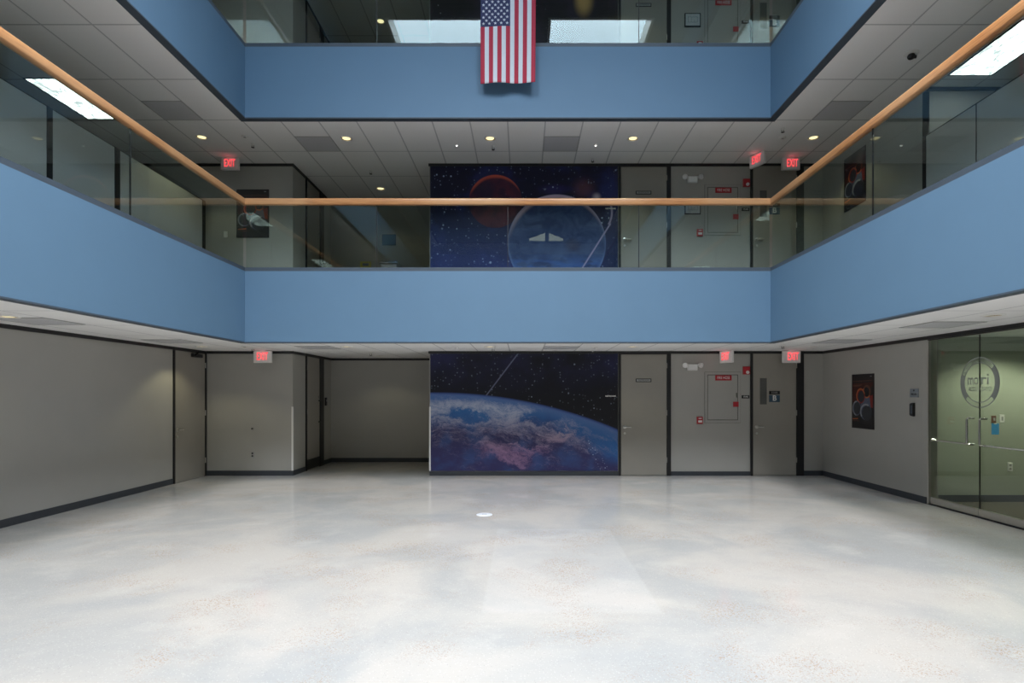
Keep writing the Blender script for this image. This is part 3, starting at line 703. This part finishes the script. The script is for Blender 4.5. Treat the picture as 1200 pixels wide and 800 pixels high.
# ---------------------------------------------------------------- wall fittings on the back wall, floor by floor
for f in range(3):
    z = FL[f]; nm = ORD[f]; W = lambda px, py: (BX(px), DW, BZ(py) + z)
    o = thing('emergency_light', W(810.5, 429.5), 0, 'white emergency light unit with two heads high on the %s wall' % nm, 'emergency light')
    MB().bbox(-0.085, 0.10, -0.06, 0, -0.075, 0.045, m_white, 0.01).build('housing', o)
    for sx in (-0.13, 0.145):
        MB().lathe((sx, -0.05, 0.03), (sx * 4, -1, -0.3), [(0.02, -0.04), (0.045, 0.0), (0.052, 0.04), (0.046, 0.045), (0.04, 0.03), (0.0, 0.025)], m_white, 18, False).build('lamp_head', o, True)
    x0, x1, z0, z1 = BX(826), BX(867.5), BZ(495), BZ(436)
    o = thing('hose_cabinet', ((x0 + x1) / 2, DW, (z0 + z1) / 2 + z), 0, 'flush wall painted fire hose cabinet on the %s wall' % nm, 'cabinet')
    w2, h2 = (x1 - x0) / 2, (z1 - z0) / 2
    MB().box(-w2, w2, -0.012, 0, h2 - 0.045, h2, m_wall).box(-w2, w2, -0.012, 0, -h2, -h2 + 0.045, m_wall).box(-w2, -w2 + 0.045, -0.012, 0, -h2 + 0.045, h2 - 0.045, m_wall).box(w2 - 0.045, w2, -0.012, 0, -h2 + 0.045, h2 - 0.045, m_wall).build('frame', o)
    MB().box(-w2 - 0.006, w2 + 0.006, -0.003, 0, -h2 - 0.006, h2 + 0.006, m_reveal).build('reveal', o)
    dd = MB().bbox(-w2 + 0.057, w2 - 0.057, -0.009, -0.003, -h2 + 0.057, h2 - 0.057, m_wall, 0.003).build('cabinet_door', o)
    MB().box(w2 - 0.085, w2 - 0.07, -0.022, -0.009, 0.0, 0.085, m_steel).build('latch', dd)
    MB().bbox(BX(858.8) - BX(846.75), BX(865.2) - BX(846.75), -0.018, -0.0125, BZ(476.5) - BZ(465.5), BZ(470.5) - BZ(465.5), m_red, 0.002).build('red_tag', dd)
    o = thing('fire_hose_sign', W(847.5, 442.6), 0, 'red FIRE HOSE sign on the %s hose cabinet' % nm, 'sign')
    MB().bbox(-0.155, 0.155, -0.018, -0.0095, -0.05, 0.05, m_red, 0.002).build('plate', o)
    text('FIRE HOSE', o, 0, -0.019, 0, 0.075, m_letter, width=0.24, bold=0.0)
    o = thing('fire_strobe', W(874.3, 434), 0, 'red fire alarm strobe beside the %s stair door' % nm, 'alarm')
    MB().bbox(-0.065, 0.065, -0.04, 0, -0.075, 0.075, m_red, 0.008).build('housing', o)
    MB().lathe((0.015, -0.04, -0.035), (0, -1, 0), [(0.032, 0), (0.028, 0.02), (0.0, 0.03)], m_white, 18, False).build('lens', o, True)
    o = thing('fire_alarm_pull', W(819.8, 492.3), 0, 'red fire alarm pull station left of the %s hose cabinet' % nm, 'alarm')
    MB().bbox(-0.055, 0.055, -0.035, 0, -0.068, 0.068, m_red, 0.006).build('housing', o)
    MB().box(-0.035, 0.035, -0.045, -0.035, -0.04, 0.0, m_white).box(-0.03, 0.03, -0.037, -0.035, 0.03, 0.045, m_white).build('pull_lever', o)
    o = thing('room_sign', W(873.7, 464.8), 0, 'small black STAIR plate left of the %s stair door' % nm, 'sign')
    MB().bbox(-0.075, 0.07, -0.01, 0, -0.03, 0.03, m_black, 0.003).build('plate', o)
    text('STAIR', o, 0, -0.0108, 0, 0.04, m_letter, width=0.09, bold=0.001)
    if f:
        o = thing('framed_plan', W(811.5, 462.8), 0, 'black framed evacuation plan on the %s wall' % nm, 'frame')
        MB().bbox(-0.155, 0.155, -0.02, 0, -0.13, 0.13, m_black, 0.004).build('frame', o)
        pp = MB().box(-0.135, 0.135, -0.022, -0.020, -0.11, 0.11, m_paper).build('plan_sheet', o)
        b = MB()
        for (p, q, r, s) in ((-0.09, 0.09, 0.05, 0.054), (-0.09, 0.09, -0.05, -0.046), (-0.09, -0.086, -0.05, 0.05), (0.086, 0.09, -0.05, 0.05), (-0.03, -0.027, -0.05, 0.05), (0.03, 0.033, -0.046, 0.0)):
            b.box(p, q, -0.0226, -0.022, r, s, m_slate)
        b.build('plan_lines', pp)
# alcove, second floor
o = thing('framed_notice', ((456 - 613) * DA / 690, DA, HC + (461.5 - 281) * DA / 690), 0, 'blue framed notice on the second floor alcove wall', 'frame')
MB().bbox(-0.16, 0.16, -0.02, 0, -0.125, 0.125, m_black, 0.004).build('frame', o)
MB().box(-0.145, 0.145, -0.022, -0.02, -0.11, 0.11, m_bluesign).build('sheet', o)
o = thing('drinking_fountain', ((457.5 - 613) * (DA - 0.2) / 690, DA, FL[1] + 0.93), 0, 'steel drinking fountain on the second floor alcove wall', 'drinking fountain')
MB().bbox(-0.2, 0.2, -0.36, 0, -0.32, -0.03, m_metal, 0.03).build('cabinet', o)
MB().bbox(-0.21, 0.21, -0.38, 0, -0.03, 0.0, m_steel, 0.02).build('basin', o)
MB().tube([(0.12, -0.1, 0), (0.12, -0.1, 0.05), (0.10, -0.14, 0.06)], 0.012, m_steel).build('spout', o, True)
o = thing('notice_plate', ((428.5 - 613) * DA / 690, DA, HC + (461.5 - 310) * DA / 690), 0, 'small yellow framed notice left of the drinking fountain', 'sign')
MB().bbox(-0.125, 0.125, -0.012, 0, -0.07, 0.07, m_yellow, 0.003).build('plate', o)
MB().box(-0.07, 0.07, -0.0135, -0.012, -0.03, 0.03, m_bluesign).build('symbol', o)
# ground floor left
def wallbox(name, loc, rz, label, cat, w2, h2, th, m): 
    o = thing(name, loc, rz, label, cat); MB().bbox(-w2, w2, -th, 0, -h2, h2, m, min(0.006, th / 2)).build('plate', o); return o
o = wallbox('power_outlet', (BX(296), DW, BZ(532.5)), 0, 'dark power outlet low on the wall left of the alcove', 'outlet', 0.035, 0.058, 0.008, m_grey)
for q in (-0.025, 0.025): MB().lathe((0, -0.008, q), (0, -1, 0), [(0.017, 0), (0.017, 0.002)], m_black, 14).build('socket', o)
o = thing('door_stop', (BX(296), DW, BZ(502)), 0, 'small round dark wall bumper above the outlet', 'door stop')
MB().lathe((0, 0, 0), (0, -1, 0), [(0.028, 0), (0.028, 0.01), (0.018, 0.02)], m_grey, 20).build('plate', o, True)
MB().lathe((0, -0.018, 0), (0, -1, 0), [(0.016, 0), (0.014, 0.012), (0.0, 0.015)], m_black, 16, False).build('rubber_bumper', o, True)
for (x, wh) in ((AX, 'on the wall corner left of the alcove'), (MX0, 'on the left edge of the Earth mural')):
    o = thing('corner_guard', (x, DW, BH), 0, 'white strip corner guard ' + wh, 'corner guard', 'corner guards')
    s = 1 if x == AX else -1
    MB().box(0.008 * s, -0.022 * s, -0.012, -0.009 if s < 0 else 0.0, 0, 1.22, m_white).build('front_flange', o)
    MB().box(0.0, 0.004 * s, -0.009, 0.028, 0, 1.22, m_white).build('side_flange', o)
o = thing('card_reader', (AX, 13.10, 1.39), LEFT, 'black card reader beside the alcove door', 'card reader')
MB().bbox(-0.045, 0.045, -0.03, 0, -0.09, 0.09, m_black, 0.008).build('housing', o); MB().box(-0.02, 0.02, -0.033, -0.03, 0.0, 0.045, m_grey).build('reader_face', o)
# second floor light switch
o = wallbox('light_switch', (BX(264.5), DW, BZ(494)+FL[1]), 0, 'white light switch left of the second floor poster', 'switch', 0.036, 0.058, 0.008, m_white)
MB().box(-0.012, 0.012, -0.013, -0.008, -0.028, 0.028, m_white).build('rocker', o)
# ground floor right wall
def ry(px): return WR * 690 / (px - 613)
o = thing('room_sign', (WR, (ry(1066) + ry(1078)) / 2, 1.565), RIGHT, 'grey two part room sign above the black reader by the glass doors', 'sign')
m_rs = paint('blue_grey_plate', (0.22, 0.25, 0.28, 1), 0.45, 0.05, 12)
MB().bbox(-0.09, 0.09, -0.012, 0, 0.015, 0.07, m_rs, 0.003).build('upper_plate', o)
MB().bbox(-0.09, 0.09, -0.012, 0, -0.055, 0.010, m_rs, 0.003).build('lower_plate', o)
MB().lathe((0, -0.012, 0.045), (0, -1, 0), [(0.014, 0), (0.014, 0.002)], m_black, 16).build('symbol', o)
text('MORI', o, 0, -0.0125, -0.012, 0.04, m_black, width=0.12, bold=0.001)
o = thing('card_reader', (WR, ry(1070.5), 1.33), RIGHT, 'black card reader below the room sign by the glass doors', 'card reader')
b = MB().poly([(-0.04, -0.075), (-0.025, -0.09), (0.035, -0.1), (0.04, -0.09), (0.04, 0.09), (0.035, 0.1), (-0.025, 0.09), (-0.04, 0.075)], -0.035, 0.035, m_black); b.build('housing', o)
MB().box(-0.012, 0.022, -0.037, -0.035, -0.06, 0.06, m_slate).build('reader_face', o)
# office wall behind the glass doors
oy = 8.45; OXp = lambda px: (px - 613) * oy / 690; OZp = lambda py: HC + (461.5 - py) * oy / 690
o = wallbox('wall_plate', (OXp(1164.3), oy, OZp(491)), 0, 'brown wall plate seen through the glass door above the blue paper', 'wall plate', 0.034, 0.052, 0.012, m_brownp)
MB().box(-0.01, 0.012, -0.016, -0.012, -0.02, 0.02, m_grey).build('button', o)
o = wallbox('light_switch', (OXp(1174), oy, OZp(490.3)), 0, 'white switch plate seen through the glass door right of the brown plate', 'switch', 0.036, 0.058, 0.008, m_white)
MB().box(-0.012, 0.012, -0.013, -0.008, -0.028, 0.028, m_grey).build('rocker', o)
o = thing('posted_paper', (OXp(1166.3), oy, OZp(502.5)), 0, 'blue paper taped to the office wall behind the glass door', 'paper'); MB().box(-0.055, 0.055, -0.002, -0.0005, -0.08, 0.08, m_bluepaper).build('sheet', o)
MB().box(-0.02, 0.02, -0.0028, -0.002, 0.07, 0.086, m_white).build('tape', o)
o = wallbox('power_outlet', (OXp(1183.5), oy, OZp(547)), 0, 'white outlet low on the office wall behind the glass door', 'outlet', 0.038, 0.062, 0.008, m_white)
for q in (-0.025, 0.025): MB().lathe((0, -0.008, q), (0, -1, 0), [(0.017, 0), (0.017, 0.002)], m_grey, 14).build('socket', o)
for (x, y, wh) in ((6.75, 7.75, 'nearer the glass'), (7.9, 7.75, 'farther in')):
    o = prop('recessed_downlight', (x, y, CL[0]), 'round downlight in the office behind the glass doors, ' + wh, 'ceiling light', 'office downlights')
    MB().lathe((0, 0, 0), (0, 0, -1), [(0.105, -0.002), (0.107, 0.004), (0.085, 0.007), (0.05, 0.002)], m_white, 24, False).build('trim_ring', o, True)
    MB().lathe((0, 0, 0), (0, 0, -1), [(0.05, 0.001), (0.044, 0.006), (0.0, 0.008)], m_lamp, 20, False).build('lamp', o, True)
    ld = bpy.data.lights.new('downlight_beam', 'SPOT'); ld.energy = 80; ld.color = (1.0, 0.98, 0.78); ld.spot_size = math.radians(140); ld.spot_blend = 0.5; ld.shadow_soft_size = 0.06
    lo = bpy.data.objects.new('downlight_beam', ld); COL.objects.link(lo); lo.parent = o; lo.location = (0, 0, -0.012)

# ---------------------------------------------------------------- posters (dark print, three helmeted figures reduced to rings and visors)
pm = {}
def pcol(n, r, g, b):
    if n not in pm: pm[n] = paint('poster_' + n, srgb(r, g, b, 1.15), 0.35, 0.25, 25)
    return pm[n]
def poster(x, y, z, rz, w, h, label):
    o = thing('space_poster', (x, y, z), rz, label, 'poster')
    MB().box(-w / 2, w / 2, -0.012, -0.003, -h / 2, h / 2, m_poster_k).build('backing', o)
    b = MB(); X = lambda a: (a - 0.5) * w; Z = lambda a: (0.5 - a) * h; yy = [-0.0128]
    def P(pts, m):
        yy[0] -= 0.0002; b.add([(X(p), yy[0], Z(q)) for p, q in pts], [tuple(range(len(pts)))], m)
    def E(cx, cy, rx, ry_, m, a0=0, a1=360, ri=0.0):
        n = 26; ou = [(cx + rx * math.cos(math.radians(a0 + (a1 - a0) * i / n)), cy - ry_ * math.sin(math.radians(a0 + (a1 - a0) * i / n))) for i in range(n + (a1 - a0 < 360))]
        if not ri: P(ou, m); return
        inn = [(cx + (rx - ri) * math.cos(math.radians(a0 + (a1 - a0) * i / n)), cy - (ry_ - ri * 0.7) * math.sin(math.radians(a0 + (a1 - a0) * i / n))) for i in range(n + 1)]
        ou = [(cx + rx * math.cos(math.radians(a0 + (a1 - a0) * i / n)), cy - ry_ * math.sin(math.radians(a0 + (a1 - a0) * i / n))) for i in range(n + 1)]
        yy[0] -= 0.0002
        b.add([(X(p), yy[0], Z(q)) for p, q in ou + inn], [(i, i + 1, n + 2 + i, n + 1 + i) for i in range(n)], m)
    dr = pcol('dark_red', 62, 26, 24); rd = pcol('red', 120, 36, 30); org = pcol('orange', 170, 90, 50); gb = pcol('grey_blue', 78, 84, 104)
    lg_ = pcol('light_grey', 130, 134, 140); dg = pcol('dark_grey', 44, 46, 52); vd = pcol('visor', 30, 30, 34); br = pcol('brown', 90, 56, 44)
    P([(0.04, 0.17), (0.96, 0.15), (0.96, 0.2), (0.8, 0.3), (0.35, 0.42), (0.1, 0.55), (0.04, 0.5)], dr)
    P([(0.05, 0.125), (0.92, 0.115), (0.92, 0.125), (0.05, 0.135)], br)
    P([(0.05, 0.2), (0.5, 0.19), (0.4, 0.22), (0.08, 0.23)], br)
    P([(0.72, 0.42), (0.96, 0.38), (0.96, 0.62), (0.86, 0.6)], rd)
    P([(0.42, 0.5), (0.62, 0.42), (0.82, 0.42), (0.88, 0.62), (0.55, 0.74), (0.44, 0.66)], gb)
    E(0.70, 0.32, 0.17, 0.12, br); E(0.68, 0.33, 0.12, 0.09, vd); E(0.70, 0.32, 0.17, 0.12, org, 150, 320, 0.03)
    E(0.42, 0.40, 0.20, 0.14, rd); E(0.44, 0.41, 0.145, 0.105, dg); E(0.42, 0.40, 0.20, 0.14, org, 20, 250, 0.035)
    E(0.24, 0.63, 0.20, 0.14, gb); E(0.26, 0.63, 0.155, 0.115, dg); E(0.24, 0.63, 0.20, 0.14, lg_, 90, 260, 0.035)
    E(0.66, 0.69, 0.26, 0.15, gb); E(0.70, 0.71, 0.22, 0.135, dg); E(0.66, 0.69, 0.26, 0.15, lg_, 60, 220, 0.05)
    P([(0.05, 0.82), (0.3, 0.81), (0.3, 0.83), (0.05, 0.84)], org); P([(0.05, 0.86), (0.36, 0.855), (0.36, 0.865), (0.05, 0.87)], br)
    P([(0.85, 0.04), (0.92, 0.04), (0.92, 0.055), (0.85, 0.055)], lg_)
    b.build('printed_artwork', o)
poster(WR, (10.24 + 9.6) / 2, (1.896 + 0.972) / 2, RIGHT, 0.64, 0.92, 'dark poster of helmeted figures on the ground floor right wall')
poster(WR, 10.16, 5.255, RIGHT, 0.66, 0.93, 'dark poster of helmeted figures on the second floor right wall behind glass')
poster(BX(296.5), DW, HC + (461.5 - 250.3) / 61.33, BACK, 0.62, 0.92, 'dark poster of helmeted figures by the left corner of the second floor')

# ---------------------------------------------------------------- low office partitions on the upper floors
PH = 1.655
for f in (1, 2):
    nm = ORD[f]
    for (xw, rz, spans, side) in ((WL, LEFT, ((11.24, 10.05, 1), (10.05, 8.75, 0), (8.75, 7.5, 0), (7.5, 4.6, 0), (4.6, 1.6, 0), (1.6, -2.0, 0), (-2.0, -7.0, 0)), 'left'),
                                  (WR, RIGHT, ((8.44, 7.45, 0), (7.45, 5.4, 0), (5.4, 2.4, 0), (2.4, -1.2, 0), (-1.2, -6.0, 0)), 'right')):
        for j, (ya, yb, e) in enumerate(spans):
            L = abs(ya - yb); y0 = yb if side == 'left' else ya
            o = thing('office_partition', (xw, y0, FL[f]), rz, 'grey low office partition panel, %s side of the %s, %s from the far end' % (side, nm, ('first', 'second', 'third', 'fourth', 'fifth', 'sixth', 'seventh')[j]), 'partition', 'office partitions')
            MB().box(0.0, L, -0.0, 0.05, 0.08, PH - 0.012, m_part).build('panel', o)
            MB().box(0.0, L, -0.004, 0.054, PH - 0.012, PH, m_black).box(0.0, L, -0.004, 0.054, 0.0, 0.08, m_base).build('trim', o)
            b = MB()
            if side == 'left':
                if j in (0, ): b.box(L - 0.1, L, -0.008, 0.058, 0, PH, m_black)
                if j in (1, ): b.box(0.0, 0.11, -0.008, 0.058, 0, PH, m_black)
                if j in (2, ): b.box(0.0, 0.09, -0.008, 0.058, 0, PH, m_black)
                if j > 2: b.box(0.0, 0.07, -0.008, 0.058, 0, PH, m_black)
            else:
                if j == 0: b.box(0.0, 0.07, -0.008, 0.058, 0, PH, m_black)
                else: b.box(0.0, 0.012, -0.004, 0.054, 0, PH, m_black)
            if b.v: b.build('post', o)

# ---------------------------------------------------------------- flag hung in front of the third floor railing
FW, FH_ = 0.867, 1.467; fy = 9.22; fx = (595.5 - 613) * fy / 690; ztop = HC + (461.5 - 97) * fy / 690 + FH_
fo = thing('national_flag', (fx, fy, ztop), 0, 'large stars and stripes flag hanging vertically before the third floor balcony', 'flag')
m_fr = paint('flag_red', (0.46, 0.03, 0.06, 1), 0.8, 0.06, 20); m_fw = paint('flag_white', (0.70, 0.71, 0.74, 1), 0.8, 0.04, 20); m_fn = paint('flag_navy', (0.035, 0.04, 0.11, 1), 0.8, 0.08, 20)
def wave(u, v):   # u across 0..1, v down 0..1
    k = v ** 1.3
    return (-FW / 2 + u * FW * (1 - 0.012 * k), 0.030 * k * math.sin(u * 9 + 1.0 + v) + 0.008 * math.sin(v * 7 + u * 3), -v * FH_ * (1 + 0.004 * math.sin(u * 8)))
b = MB(); nx, nz = 52, 50; vs = [wave(i / nx, j / nz) for j in range(nz + 1) for i in range(nx + 1)]; fs = []; mf = []
for j in range(nz):
    for i in range(nx):
        q = j * (nx + 1) + i; fs.append((q, q + nx + 1, q + nx + 2, q + 1))
        st = (i * 13) // nx
        mf.append(m_fn if (st < 7 and j / nz < 0.40) else (m_fr if st % 2 == 0 else m_fw))
b.add(vs, fs, m_fr, mf)
cw, ch_ = FW * 7 / 13, FH_ * 0.4
for r in range(9):
    for c_ in range(11):
        if (r + c_) % 2: continue
        uu = (r + 1) / 10 * 7 / 13; vv = (c_ + 1) / 12 * 0.4; x, y, z = wave(uu, vv); rr = 0.027
        pts = []
        for k in range(10):
            g = PI / 2 + k * PI / 5; q = rr if k % 2 == 0 else rr * 0.42; pts.append((x + q * math.cos(g), y - 0.004, z + q * math.sin(g)))
        b.add(pts + [(x, y - 0.0042, z)], [(k, (k + 1) % 10, 10) for k in range(10)], m_fw)
o = b.build('cloth', fo, True)
sol = o.modifiers.new('thickness', 'SOLIDIFY'); sol.thickness = 0.0015
MB().tube([(-FW / 2 - 0.03, 0, 0.004), (FW / 2 + 0.03, 0, 0.004)], 0.010, m_metal).build('rod', fo, True)
rz_ = FL[2] + 1.0 - ztop
MB().tube([(-FW / 2, 0, 0.0), (-FW / 2, 0.15, rz_)], 0.004, m_white, 6).tube([(FW / 2, 0, 0.0), (FW / 2, 0.15, rz_)], 0.004, m_white, 6).build('hanging_cord', fo)

# ---------------------------------------------------------------- floor box cover
o = thing('floor_box_cover', (-0.50, 7.6, 0), 0, 'round bright metal cover set in the concrete floor', 'floor box')
m_cover = paint('bright_cover', (0.80, 0.84, 0.92, 1), 0.35, 0.05, 20, metal=0.2)
MB().lathe((0, 0, 0), (0, 0, 1), [(0.105, 0.0), (0.104, 0.004), (0.088, 0.006)], m_cover, 32).build('rim', o, True)
MB().lathe((0, 0, 0.0055), (0, 0, 1), [(0.082, 0.0), (0.08, 0.003), (0.0, 0.0035)], m_cover, 32, False).box(-0.03, 0.03, -0.006, 0.006, 0.0085, 0.011, m_slate).build('lid', o, True)
